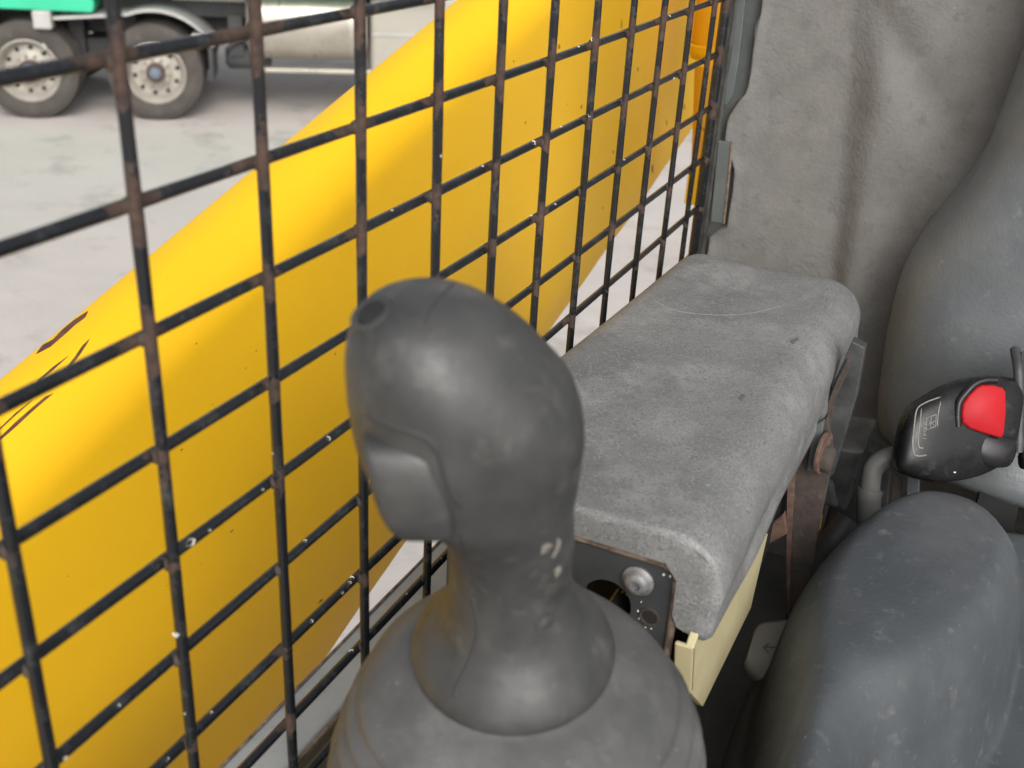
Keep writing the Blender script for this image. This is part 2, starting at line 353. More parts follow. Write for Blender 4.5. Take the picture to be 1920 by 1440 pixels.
def nearest_wire(x, y):
    best = None
    for dx, dy in ((0,0),(0,3),(0,-3),(3,0),(-3,0),(0,7),(0,-7),(7,0),(-7,0),(0,12),(0,-12),(12,0),(-12,0)):
        for o, tr in zip(allw, trees):
            p, n_, i_, d_ = tr.ray_cast(Vector(C0), Vector(nrm(ray(x+dx, y+dy))))
            if p is not None and (best is None or d_ < best[2]): best = (np.array(p), np.array(n_), d_, A3(0,0,1) if o in wires_v else A3(0,1,0))
        if best: return best
    return None
def blob(p, n, a, b, h, seed, along=None):
    r2 = random.Random(seed); u, v = frame(n); n = nrm(n); k = 9
    if along is not None: u = nrm(along); v = nrm(np.cross(n, u)); b = min(b, .0015)
    ring = [p+u*a*math.cos(6.283*i/k)*r2.uniform(.6,1.15)+v*b*math.sin(6.283*i/k)*r2.uniform(.6,1.15)-n*h*.4 for i in range(k)]
    top = [p+(q-p)*.6+n*h*r2.uniform(.6,1) for q in ring]
    V = ring+top+[p+n*h]; f = [(i, (i+1) % k, k+(i+1) % k, k+i) for i in range(k)]+[(k+i, k+(i+1) % k, 2*k) for i in range(k)]
    return V, f
for q, (x, y, s) in enumerate(bv):
    h = nearest_wire(x, y)
    if h is None: continue
    e = s*.68*h[2]/F
    obj('paint_fleck', *blob(h[0], h[1], e*1.2, e*.9, .0009, q, h[3]), M['fleck'], scr)
h = nearest_wire(323, 1188)
if h: obj('paint_fleck', *blob(h[0]+A3(.0005,-.0005,0), h[1], .0020, .0009, .0016, 99), M['fleck'], scr)

# rear post with flange strips, at the end of the screen
post = thing('rear_post', 'dark green grey steel post between the wire screen and the foam panel', 'post', (.0,.775,-.6))
obj('post_bar', *box((-.002,.7785,-.28), .012, .014, .80), M['post'], post, smooth=False)
obj('backing_strip', *box((.012,.800,-.28), .05, .003, .80), M['strip'], post, smooth=False)
obj('weld_bead', *tube([(.0045,.7735,z+.0) for z in np.linspace(-.66,.1,70)], [.0028+.0007*math.sin(k*2.1)*math.cos(k*.7) for k in range(70)], 8), M['post'], post)
def strip(pl, y, d): return prism([ay(px, py, y) for px, py in pl], (0,d,0))
bevel(obj('flange_strip', *strip([(1372,-40),(1402,-40),(1384,120),(1374,178),(1362,200),(1352,190)], .772, .005), M['strip'], post, smooth=False), .001)
bevel(obj('flange_strip', *strip([(1346,264),(1372,268),(1356,420),(1332,416)], .770, .005), M['strip'], post, smooth=False), .001)
obj('rusty_edge', *tube([ay(1372.5,268,.770),ay(1365,345,.770),ay(1357,419,.770)], .0012, 6), M['rust_edge'], post)

# ------------------------------------------------------------------ lift arm outside the screen
AX = math.atan(.29); ad_ = A3(0, math.cos(AX), math.sin(AX)); an_ = A3(0, -math.sin(AX), math.cos(AX))
arm = thing('loader_boom', 'yellow steel loader boom sloping past outside the wire screen', 'loader boom', (-.21,.2,-.75))
NT, NB, XI, XO = -.326, -.722, -.18, -.238
r = .042
sec = []
for k in range(13): a = math.pi/2*k/12; sec.append((XI-r+r*math.cos(a), NT-r+r*math.sin(a)))
for k in range(1, 7): a = math.pi/2*k/6; sec.append((XO+.005-.005*math.sin(a), NT-.001-.005+.005*math.cos(a)))
sec += [(XO, NB+.004), (XO+.004, NB), (XI-.005, NB), (XI-.0015, NB+.0015), (XI, NB+.005)]
nb_ = 30; lower = []
rings = []
ss = np.linspace(-.8, 1.9, 70)
for s_ in ss:
    rings.append([A3(x_+(.0012*math.sin(s_*7+n_*9)+.0006*math.sin(s_*31+n_*5)+.0005*math.sin(s_*17-n_*23) if x_ > -.2 else 0), 0, 0)+an_*n_+ad_*s_ for x_, n_ in
                  [sec[-1]] + [(XI, NB+.005+(NT-r-NB-.005)*k/8) for k in range(1, 8)] + sec[:-1]])
V, f = loft(rings); beam = obj('beam', V, f, M['yellow'], arm)
for pl, mm in [([(165,584),(160,595),(140,610),(118,630),(95,650),(68,664),(80,648),(100,637),(118,618),(140,600)],'rust_scrape'),
               ([(168,636),(163,645),(150,665),(132,688),(124,690),(140,670),(155,648)],'rust_scrape'),
               ([(100,738),(88,748),(60,772),(30,800),(0,826),(0,820),(28,793),(60,765),(85,744)],'rust_scrape'),
               ([(60,752),(30,778),(0,806),(0,803),(30,774)],'rust_scrape'),
               ([(128,668),(104,690),(72,716),(70,714),(100,688)],'rust_scrape')]:
    decal('paint_scrape', beam, pl, M[mm], arm, .0004)
r3 = random.Random(3)
for (x, y, a, b) in [(434,996,10,3),(340,843,6,3),(420,545,5,2),(368,644,5,2),(600,1128,12,4),(1223,318,5,16),(1048,88,6,9),(1090,200,3,8),(1150,285,3,6),(1196,130,3,8),(1283,200,3,14),(1165,45,2,20),(963,115,3,4),(985,230,3,4),(1130,390,3,3),(480,658,4,2),(460,690,3,2),(628,664,2,5),(980,125,2,6),(1250,230,3,10),(1225,235,2,6),(1143,200,2,5)]:
    k = 7; ang = -.7 if b < a else 1.4
    pl = [(x+math.cos(6.283*i/k)*a*r3.uniform(.6,1.2)*.42, y+math.sin(6.283*i/k)*b*r3.uniform(.6,1.2)*.55-(math.cos(6.283*i/k)*a*.35 if b < a else 0)) for i in range(k)]
    decal('paint_scuff', beam, pl, M['dark_mark'], arm, .0003)
# stepped weld line / tower end of the arm
tow = thing('lift_cylinder', 'orange yellow hydraulic cylinder standing at the back end of the yellow boom', 'hydraulic cylinder', (-.13,.93,-.6))
cb = ax(1338, 112, -.115)
obj('barrel', *lathe([(.001,-.004),(.014,-.0035),(.024,0),(.029,.008),(.030,.022),(.030,.30)], A3(cb[0],cb[1],cb[2]+.004), (0,0,1), 32, (True,True)), M['yellow_far'], tow)
obj('collar', *lathe([(.020,-.006),(.028,-.003),(.0325,.006),(.0335,.014),(.032,.015),(.0302,.0145)], A3(cb[0],cb[1],cb[2]+.004), (0,0,1), 32), M['yellow'], tow)
rd0, rd1 = ax(1322,118,-.115), ax(1308,360,-.115)
obj('rod', *tube([rd0, (rd0*.6+rd1*.4), rd1], [.0125,.011,.0095], 16), M['yellow_far'], tow)
obj('foot', *box(ax(1306,345,-.115), .02, .022, .05), M['yellow'], tow, smooth=False)

# ------------------------------------------------------------------ joystick
DL = math.radians(10)
zp = nrm(A3(0,0,1)-RT*RT[2]); hc = nrm(np.cross(RT, zp)); hc = hc if np.dot(hc, BK) > 0 else -hc
JA = nrm(zp*math.cos(DL)+hc*math.sin(DL)); JV = np.cross(JA, RT)
JB = ad(962, 1165, .395)
joy = thing('joystick', 'worn black rubber control joystick with bulbous head and pleated boot', 'joystick', (JB[0], JB[1], -.65))
prof = [(-.0178,.000,.0335,.0335,2.0),(-.0168,.000,.0368,.0368,2.0),(-.0138,.000,.0378,.0378,2.0),(-.0098,.000,.0367,.0367,2.0),(-.0048,.000,.0338,.0336,2.0),(.0005,.000,.0300,.0294,2.0),(.0065,-.0002,.0262,.0252,2.05),(.015,-.0006,.0230,.0218,2.1),(.027,-.001,.0212,.0196,2.1),(.041,-.0008,.0216,.0200,2.2),(.051,-.0022,.0226,.0218,2.2),
        (.060,-.0055,.0258,.0250,2.25),(.069,-.0095,.0306,.0288,2.3),(.080,-.0122,.0340,.0314,2.4),(.092,-.0134,.0356,.0326,2.5),(.1035,-.0154,.0346,.0320,2.4),
        (.1140,-.0188,.0315,.0300,2.15),(.1230,-.0218,.0276,.0264,2.05),(.1300,-.0242,.0228,.0218,2.0),(.1350,-.0258,.0172,.0164,2.0),(.1378,-.0267,.0098,.0094,2.0),(.1386,-.0270,.002,.002,2.0)]
pr = catmull(prof, 5)
V, f = loft([ering(JB+JA*p[0]+RT*p[1], RT, JV, p[2], p[3], max(p[4],1.9), 48) for p in pr])
grip = obj('grip', V, f, M['grip'], joy)
# trigger rocker under the head, on its left front
tr = [(742,786,.322,40,.003),(743,791,.318,56,.0085),(748,815,.3165,63,.0105),(760,856,.319,67,.0118),(774,898,.323,69,.0120),(787,936,.3275,66,.0118),(798,966,.332,56,.0105),(804,980,.335,42,.008),(808,990,.338,16,.003)]
V, f = loft([ering(ad(p[0],p[1],p[2]), RT, JV, p[3]*p[2]/F, p[4], 6.0, 56) for p in catmull(tr, 4)])
trig = obj('trigger', V, f, M['grip'], joy)
collar = grip
# boot: tilted rim settling to level pleats
bp_ = [(.0335,-.0150),(.0375,-.0178),(.0440,-.0205),(.0515,-.0250),(.0590,-.0315),(.0650,-.0395),(.0690,-.0480)]
bp_ = list(catmull(bp_, 4))
bp_ = [b_ for b_ in bp_ if b_[1] > -.033]
h0 = bp_[-1][1]; rb0 = bp_[-1][0]
for k in range(1, 72):
    h_ = h0-k*.0015; rb = rb0+.0165*(1-math.exp(-k/12)); ph = (k/6.0)*2*math.pi
    bp_.append((rb-.0017*(1-math.cos(ph))*min(1, k/4), h_))
rings = []
for k, (r_, h_) in enumerate(bp_):
    w_ = sstep(-.012, -.05, h_) if False else float(np.clip((-h_-.015)/.03, 0, 1)); a_ = nrm(JA*(1-w_)+A3(0,0,1)*w_)
    U_ = nrm(RT-np.dot(RT, a_)*a_); rings.append(ering(JB+JA*h_*(1-w_)+A3(0,0,1)*h_*w_+RT*.0055*w_, U_, np.cross(a_, U_), r_, r_, 2, 72))
V, f = loft(rings, (False, True)); V = np.array(V)
# gentle sag and unevenness of soft rubber
d_ = V-JB; ang = np.arctan2(d_@JV, d_@RT); fall = np.clip((-d_[:,2]-.018)/.02, 0, 1)
V = V+np.outer(.0011*np.sin(3*ang+.8)*fall+.0008*np.sin(5*ang+2)*fall, (0,0,1))+(d_*(np.array([1,1,0])))*((.012*np.sin(2*ang+.4)*fall)[:,None])
boot = obj('boot', V, f, M['boot'], joy)
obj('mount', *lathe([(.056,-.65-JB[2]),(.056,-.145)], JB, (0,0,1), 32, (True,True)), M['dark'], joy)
def line_on(o, pts, rad, m, name, parent, sink=.3, n=6):
    h = hit(o, catmull(pts, n))
    if len(h) > 2: return obj(name, *tube([p-nn*rad*sink for p, nn in h], [rad*.3]+[rad]*(len(h)-2)+[rad*.3], 8), m, parent)
line_on(grip, [(888,513),(852,532),(826,556),(806,584),(795,612)], .0009, M['seam'], 'seam', joy, .75)
line_on(grip, [(684,778),(720,794),(760,808),(800,824),(822,850),(832,890),(846,925),(868,955)], .0011, M['seam'], 'seam', joy, .55)
line_on(collar, [(884,1120),(893,1160),(892,1200),(878,1245),(858,1285),(852,1308)], .0008, M['seam'], 'seam', joy, .35)
line_on(grip, [(862,1000),(872,1050),(882,1100)], .0006, M['seam'], 'seam', joy, .5)
hh = hit(grip, [(694,584)])
if hh:
    p, n_ = hh[0]
    obj('button_rim', *lathe([(.0040,-.001),(.0056,.0002),(.0066,.0000),(.0068,-.0012)], p, n_, 28), M['grip'], joy)
    obj('button_recess', *lathe([(.0001,.00015),(.0042,.0001),(.0046,-.001)], p, n_, 24, (True,False)), M['dark'], joy)
hh = hit(collar, [(1022,1168)])
if hh:
    p, n_ = hh[0]; obj('moulded_pip', *lathe([(.0001,.0011),(.0018,.0009),(.0028,.0002),(.0036,.0004),(.0040,-.0006)], p, n_, 24, (True,False)), M['grip'], joy)
scm = mat('pale_rubber_scuff', (.26,.235,.19), (.17,.16,.14), 300, .8)
for pl in ([(1046,1008),(1052,1014),(1048,1030),(1040,1044),(1034,1046),(1042,1030)], [(1016,1024),(1028,1018),(1036,1022),(1026,1034),(1014,1040)], [(1040,1068),(1050,1060),(1052,1070),(1042,1084)]):
    decal('scuff', grip, pl, scm, joy, .0001)

# ------------------------------------------------------------------ armrest
arr = thing('armrest', 'long worn grey foam armrest pad behind the joystick, over a black steel box', 'armrest', (.10,.41,-.65))
ZT = -.278
def pad_ring(y, e):
    xl = .010+(y-.2)*.052+.9*e; xr = .1735-e; zt = ZT-.55*e+.0015*math.sin(y*9+1); ez = .0
    zr = -.331-.010*(y-.21)/.4+.0018*math.sin(y*38)+.4*e
    P = [(xl, zt-.028)]
    for k in range(9): a = math.pi/2*k/8; P.append((xl+.016-.016*math.cos(a), zt-.016+.016*math.sin(a)))
    for k in range(1, 14): t = k/14; P.append((xl+.016+(xr-.026-xl-.016)*t, zt-.0018*math.sin(math.pi*t)))
    for k in range(11): a = math.pi/2*k/10; P.append((xr-.026+.026*math.sin(a), zt-.026+.026*math.cos(a)))
    for k in range(1, 6): P.append((xr+.0010*math.sin(k+y*30), zt-.026+(zr-zt+.026)*k/6))
    P += [(xr-.001, zr), (xr-.004, zr-.003), (xr-.009, zr-.002), (xr-.0115, zr+.004), (xr-.012, zt-.020), (xr-.018, zt-.0125), (xl+.02, zt-.0125)]
    return [(x, y, z) for x, z in P]
Y0, Y1 = .225, .622
st = [(Y0+.0035*(1-math.cos(a))*1.0, .009*(1-math.sin(a))) for a in np.linspace(0, math.pi/2, 6)]
st += [(y, 0) for y in np.linspace(Y0+.008, Y1-.030, 50)]
st += [(Y1-.028+.028*math.sin(a), .028*(1-math.cos(a))) for a in np.linspace(.15, math.pi/2-.02, 9)]
V, f = loft([pad_ring(y, e) for y, e in st]); pad = obj('pad', V, f, M['pad'], arr)
faint = mat('pressed_line_grey', (.24,.24,.235), (.17,.17,.168), 200, .8)
line_on(pad, [(1212,548),(1232,566),(1268,582),(1330,590),(1400,588),(1470,572)], .0006, faint, 'pressed_outline', arr, .7)
smud = mat('dark_pad_smudge', (.075,.077,.08), (.12,.122,.124), 260, .7)
for pl in ([(1228,520),(1245,508),(1262,500),(1258,506),(1242,516)], [(1384,746),(1392,738),(1398,742),(1390,752)], [(1300,1030),(1322,1046),(1330,1058),(1316,1050)], [(1480,640),(1494,632),(1498,636),(1486,646)]):
    decal('scuff', pad, pl, smud, arr, .0002)
# steel box under it
YP = .2300
hc_ = ay(1138, 1128, YP); HR = .0125
x0, x1, z1, z0 = .030, .1522, -.2992, -.45
outer = []; N_ = 64
cr = .007
bx_ = [(x1, z0), (x1, z1-cr)]+[(x1-cr+cr*math.cos(a), z1-cr+cr*math.sin(a)) for a in np.linspace(0, math.pi/2, 7)]+[(x0, z1), (x0, z0)]
def ray_poly(c, th, poly):
    d = np.array([math.cos(th), math.sin(th)]); best = 9
    for i in range(len(poly)):
        p = np.array(poly[i])-c; q = np.array(poly[(i+1) % len(poly)])-c; e = q-p; den = d[0]*e[1]-d[1]*e[0]
        if abs(den) < 1e-12: continue
        t = (p[0]*e[1]-p[1]*e[0])/den; s_ = (p[0]*d[1]-p[1]*d[0])/den
        if t > 0 and -1e-9 <= s_ <= 1+1e-9: best = min(best, t)
    return c+d*best
c2 = np.array([hc_[0], hc_[2]]); ths = sorted(set([2*math.pi*k/N_ for k in range(N_)]+[math.atan2(p[1]-c2[1], p[0]-c2[0]) % (2*math.pi) for p in bx_]))
inn = [(c2[0]+HR*math.cos(t), c2[1]+HR*math.sin(t)) for t in ths]; out = [tuple(ray_poly(c2, t, bx_)) for t in ths]; k = len(ths)
V = [(x,YP,z) for x, z in inn]+[(x,YP,z) for x, z in out]+[(x,YP+.004,z) for x, z in inn]+[(x,YP+.004,z) for x, z in out]
f = []
for i in range(k):
    j = (i+1) % k; f += [(i,j,k+j,k+i), (2*k+i,3*k+i,3*k+j,2*k+j), (i,2*k+i,2*k+j,j), (k+i,k+j,3*k+j,3*k+i)]
plate = obj('front_plate', V, f, M['plate'], arr, smooth=False)
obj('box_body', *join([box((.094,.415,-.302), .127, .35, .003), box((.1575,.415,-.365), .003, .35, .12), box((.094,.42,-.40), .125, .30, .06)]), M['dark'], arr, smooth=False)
rimp = [(x0,YP-.0004,z1)]+[(x,YP-.0004,z) for x, z in reversed(bx_[1:-2])]+[(x1,YP-.0004,-.40)]
rimp = [p for a_, b_ in zip(rimp[:-1], rimp[1:]) for p in [tuple(np.array(a_)+(np.array(b_)-np.array(a_))*t) for t in np.linspace(0,1,8)[:-1]]]
obj('rusty_rim', *tube(rimp, [.0019+.0005*math.sin(i*1.7)*math.cos(i*.9) for i in range(len(rimp))], 8), M['rust_edge'], arr)
# fins glimpsed inside the hole
for q in range(4):
    c = ay(1165+q*8, 1150+q*4, YP+.02+.004*q); obj('inner_strip', *box(c, .0016, .012, .022, X=nrm((1,0,.5)), Z=nrm((-.5,0,1))), M['plate'], arr, smooth=False)
bc = ay(1197, 1088, YP)
bolt = obj('bolt', *lathe([(.0078,.0002),(.0080,.0012),(.0068,.0020),(.0062,.0028),(.0055,.0045),(.0040,.0054),(.0026,.0056),(.0024,.0040),(.0001,.0038)], bc, (0,-1,0), 32, (False,True)), M['steel'], arr)
sb = ay(1218, 1156, YP)
obj('bolt_hole', *lathe([(.0052,.0002),(.0050,.0009),(.0040,.0009),(.0038,.0003)], sb, (0,-1,0), 24), M['rust'], arr)
obj('hole_bottom', *lathe([(.0039,.0004),(.0001,.0004)], sb, (0,-1,0), 20, (False,True)), M['dark'], arr)
for q, (x, y, s_) in enumerate([(1244,1078,6),(1256,1081,4.5),(1147,1029,4),(1107,992,2.5),(1202,1129,2.5),(1210,1176,3),(1221,1179,3),(1196,1146,5),(1198,1160,4),(1273,1083,2),(1274,1131,2),(1253,1196,2.2),(1258,1164,2)]):
    p = ay(x, y, YP-.0002); t_ = (YP+.18)/ray(x,y)[1]; e = s_*.55*t_/F
    obj('paint_fleck', *blob(p, A3(0,-1,0), e, e, .0005, q+40), M['fleck'], arr)
# khaki side panel
XB = .1665
V, f = prism([ax(px, py, XB) for px, py in [(1300,1217),(1322,1150),(1440,1000),(1408,1140),(1318,1325),(1296,1300)]], (-.004,0,0))
bevel(obj('side_panel', V, f, M['beige'], arr, smooth=False), .0006, 2)
e0, e1 = ax(1300,1217,XB), ax(1296,1300,XB)
V, f = prism([e0, e1, e1+A3(-.009,-.001,0), e0+A3(-.009,-.001,.0005)], (0,.003,0))
bevel(obj('panel_flange', V, f, M['beige'], arr, smooth=False), .0008, 2)

# ------------------------------------------------------------------ seat
seat = thing('seat', 'charcoal vinyl operator seat with rounded side bolster and tall backrest', 'seat', (.42,.35,-.65))
def inside_dist(px, py, poly):
    """distance from the outline of a closed polygon, positive inside"""
    P = np.array(poly); d = np.full(px.shape, 9.); ins = np.zeros(px.shape, bool)
    for i in range(len(P)):
        a, b = P[i-1], P[i]; e = b-a; t = np.clip(((px-a[0])*e[0]+(py-a[1])*e[1])/(e@e), 0, 1)
        d = np.minimum(d, np.hypot(px-a[0]-e[0]*t, py-a[1]-e[1]*t))
        c = ((a[1] > py) != (b[1] > py)) & (px < (b[0]-a[0])*(py-a[1])/(b[1]-a[1]+1e-12)+a[0]); ins ^= c
    return np.where(ins, d, -d)
bo = [az(px, py, -.392)[:2] for px, py in [(1442,1330),(1480,1180),(1522,1080),(1580,1000),(1642,957),(1710,944),(1800,962),(1872,1000),(1926,1062)]]+[az(px, py, -.405)[:2] for px, py in [(1938,1125),(1926,1185),(1896,1248),(1850,1300),(1788,1350),(1705,1402),(1638,1445)]]
bo = [(.196,-.2),(.197,.1)]+[tuple(p) for p in bo]+[(.262,.15),(.262,-.2)]
bo = [p if i < 2 or i > 10 else tuple(np.array(p)+.012*nrm(np.array(p)-A3(.25,.39)[:2])) for i, p in enumerate(bo)]
bol = catmull(bo, 6, True)
base = catmull([(.178,-.25),(.176,.2),(.170,.40),(.180,.485),(.220,.540),(.262,.57),(.29,.62),(.45,.64),(.70,.62),(.72,.3),(.72,-.25)], 6, True)
nx, ny = 170, 170
gx = np.concatenate([np.linspace(.160,.215,40), np.linspace(.217,.34,90), np.linspace(.345,.73,50)]); gy = np.linspace(-.22, .65, ny)
GX, GY = np.meshgrid(gx, gy)
db = inside_dist(GX, GY, bol); dd = inside_dist(GX, GY, base)
qe = lambda t: np.sqrt(np.clip(1-(1-np.clip(t,0,1))**2, 0, 1))
ZB = -.468+.020*sstep(.45,.60,GY)+.012*sstep(.33,.6,GX)
# panel seam ridges in the middle of the seat
rl = (GY-.335)+(GX-.30)*.42; rid = .016*np.exp(-(rl/.013)**2)*sstep(.285,.31,GX)
rid += -.010*np.exp(-((GY-.315+(GX-.30)*.42)/.008)**2)*sstep(.30,.33,GX)
rl2 = (GY-.27)+(GX-.30)*.42; rid += .016*sstep(.02,-.05,rl2)*sstep(.275,.31,GX)
HB = .092*qe(db/.030)*(db > 0)*(1+.06*sstep(.0,.06,db))*(1-.10*sstep(.3,.0,GY))
for _ in range(5):
    HB[1:-1,1:-1] = (HB[1:-1,1:-1]*2+HB[:-2,1:-1]+HB[2:,1:-1]+HB[1:-1,:-2]+HB[1:-1,2:])/6
H = ZB+rid+HB
H = H+.0
H = np.where(dd > 0, H-.045*(1-qe(dd/.022)), -.62+0*H)
H += .0008*np.sin(GX*60)*np.sin(GY*45)
# smooth a little so the creases read as upholstery
for _ in range(2):
    K = H.copy(); K[1:-1,1:-1] = (H[1:-1,1:-1]*4+H[:-2,1:-1]+H[2:,1:-1]+H[1:-1,:-2]+H[1:-1,2:])/8
    H = np.where(dd > .004, K, H)
V = np.stack([GX.ravel(), GY.ravel(), H.ravel()], 1)
cush = obj('cushion', V, grid_faces(ny, len(gx)), M['seat'], seat)
# backrest
def bx_at(z):
    return np.interp(z, [-.46,-.44,-.412,-.36,-.308,-.28,-.256,-.225,-.195,-.15,-.094,.0,.1], [.205,.194,.189,.184,.184,.190,.200,.216,.226,.231,.236,.243,.25])
rings = []
for z in np.concatenate([[-.452,-.450,-.445,-.438,-.43], np.linspace(-.42,.10,40)]):
    sh = 0 if z > -.43 else .03*(1-math.sqrt(max(0,1-((-.43-z)/.0225)**2)))
    xl = bx_at(z)+sh; xm = .44; yc = .735+(z+.4)*.10; hd = .100-sh
    ring = []
    n = 72
    for k in range(n):
        t = 2*math.pi*k/n; c, s = math.cos(t), math.sin(t); p = 2.9
        x = xm+math.copysign(abs(c)**(2/p), c)*(xm-xl); y = yc+math.copysign(abs(s)**(2/p), s)*hd
        # hollow between the side bolsters
        if s < 0: y += .030*sstep(.085,.17,x-xl if x < xm else 2*xm-xl-x)*min(1,-s*1.2)*(1 if z > -.40 else max(0,(z+.45)/.05))
        y += .0012*math.sin(z*60+x*25)
        ring.append((x, y, z))
    rings.append(ring)
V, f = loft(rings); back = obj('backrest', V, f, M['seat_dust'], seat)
line_on(back, [(1640,640),(1632,720),(1630,800)], .0005, M['seam'], 'seam', seat, .5)
dust = mat('dust_line', (.17,.162,.148), (.10,.10,.097), 90, .9)
0 and line_on(cush, [(1640,962),(1700,955),(1770,972),(1840,1010),(1892,1068),(1912,1120),(1912,1180),(1890,1240),(1850,1290)], .0009, dust, 'piping', seat, .45)
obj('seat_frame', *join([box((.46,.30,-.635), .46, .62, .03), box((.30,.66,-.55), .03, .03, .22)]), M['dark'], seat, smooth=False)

# ------------------------------------------------------------------ seat belt buckle
T0 = .765
def bpt(x, y, dt=0): return ad(x, y, T0+dt)
bk = thing('seat_belt_buckle', 'glossy black seat belt buckle with a red release button', 'belt buckle', tuple(bpt(1790,900)))
cols = [(1680,838,20,.004),(1684,834,40,.009),(1692,828,56,.0125),(1706,822,68,.0150),(1728,818,80,.0165),(1756,812,91,.0175),(1790,806,97,.0180),(1824,801,98,.0180),(1856,795,94,.0175),(1880,790,85,.0165),(1894,786,72,.015),(1901,784,55,.012),(1904,783,30,.007)]
tx = 0.16
V, f = loft([ering(bpt(c[0], c[1], .00010*(c[0]-1790)), nrm(UP+RT*tx), BK, c[2]*T0/F, c[3], 3.3, 48) for c in catmull(cols, 4)])
body = obj('body', V, f, M['black_plastic'], bk)
# red button, proud of the body at its open end
def patch_on(o, name, poly, m, parent, lift, thick=.002, smooth=False):
    h = hit(o, poly); V = [p+BK*lift for p, n in h]; k = len(V); c = np.mean(V, 0)+BK*.0006
    V2 = V+[c]+[p-BK*thick for p in V]
    return obj(name, V2, [(i, (i+1) % k, k) for i in range(k)]+[(i, k+1+i, k+1+(i+1) % k, (i+1) % k) for i in range(k)], m, parent, smooth=smooth)
but_px = [(1805,792),(1803,775),(1806,757),(1816,742),(1832,726),(1842,722),(1862,722),(1880,727),(1885,735),(1886,768),(1882,812),(1878,821),(1862,817),(1838,810),(1818,803)]
hh = hit(body, [(1845,770)]); bp0 = hh[0][0]; bn = nrm(BK+RT*.10-UP*.05)
V = [apl(x, y, bp0+bn*.0035, bn) for x, y in but_px]; k = len(V); cc = np.mean(V, 0)
ins = [cc+(v-cc)*.93+bn*.0012 for v in V]; low = [v-bn*.010 for v in V]
redb = obj('button', V+ins+low+[cc+bn*.0016], [(i,(i+1)%k,k+(i+1)%k,k+i) for i in range(k)]+[(k+i,k+(i+1)%k,3*k) for i in range(k)]+[(2*k+i,2*k+(i+1)%k,(i+1)%k,i) for i in range(k)], M['red'], bk)
# raised rim round the button
rimc = catmull([(1796,800),(1795,778),(1798,755),(1810,738),(1828,720),(1848,713),(1868,713)], 5)
obj('button_rim', *tube([apl(x, y, bp0+bn*.002, bn) for x, y in rimc], .0026, 8), M['black_plastic'], bk)
lob = [(1792,806,.762,8,.002),(1806,818,.758,24,.005),(1832,832,.757,32,.006),(1858,842,.757,34,.0062),(1882,848,.758,30,.006),(1897,850,.76,24,.005),(1902,850,.762,8,.002)]
V, f = loft([ering(ad(p[0],p[1],p[2]), nrm(UP+RT*.25), BK, p[3]*p[2]/F, p[4], 2.2, 24) for p in catmull(lob, 4)])
obj('guard_lip', V, f, M['black_plastic'], bk)
line_on(body, [(1764,744),(1735,755),(1719,768),(1714,800),(1711,830),(1713,850),(1722,855),(1738,853)], .0006, M['black_line'], 'raised_line', bk, .1, 4)
line_on(body, [(1728,765),(1725,790),(1722,820),(1723,838),(1732,840)], .00045, M['black_line'], 'raised_line', bk, .1, 4)
line_on(body, [(1764,752),(1759,775),(1757,800)], .0005, M['black_line'], 'raised_line', bk, .1, 4)
# embossed emblem (small framed cross) and lettering
for pl in ([(1737,784),(1755,777)], [(1755,777),(1754,799)], [(1754,799),(1737,806)], [(1737,806),(1737,784)], [(1746,781),(1744,801)], [(1739,797),(1753,789)], [(1741,790),(1751,797)]):
    h = hit(body, [tuple(np.array(pl[0])+(np.array(pl[1])-np.array(pl[0]))*t) for t in (0,.5,1)])
    if len(h) == 3: obj('emblem_stroke', *tube([p+BK*.00008 for p, n in h], .00034, 6), M['black_line'], bk)
strokes = {'I': [[(0,.0),(0,1)]], 'M': [[(0,0),(0,1)],[(0,1),(.5,.35)],[(.5,.35),(1,1)],[(1,1),(1,0)]]}
yy = 822.
for ch, wd in (('I',3),('M',11),('M',11),('I',3)):
    for (a, b) in strokes[ch]:
        q = [(1733-7*(1-p[1])+ (yy-822)*-.02+3, yy-p[0]*wd*.8) for p in (a, b)]
        h = hit(body, q)
        if len(h) == 2: obj('letter_stroke', *tube([p+BK*.00008 for p, n in h], .0003, 6), M['black_line'], bk)
    yy -= wd*.8+3.5
# stalk: cable sleeve bending down behind the seat
obj('stalk', *tube(catmull([bpt(1700,848,.01),bpt(1672,856,.012),bpt(1650,866,.014),bpt(1637,880,.016),bpt(1632,905,.018),bpt(1630,930,.02),bpt(1628,965,.024),bpt(1624,1040,.04)], 6), .0072, 14), M['grey_hose'], bk)
obj('sleeve_ring', *tube([bpt(1631,916,.019),bpt(1630,921,.0195),bpt(1629,935,.0205),bpt(1628,980,.026)], [.0085,.0092,.0086,.0084], 16), M['grey_hose'], bk)
hh = hit(body, [(1790,886)])
if hh: obj('paint_fleck', *blob(hh[0][0], hh[0][1], .0011, .0009, .0006, 5), M['fleck'], bk)

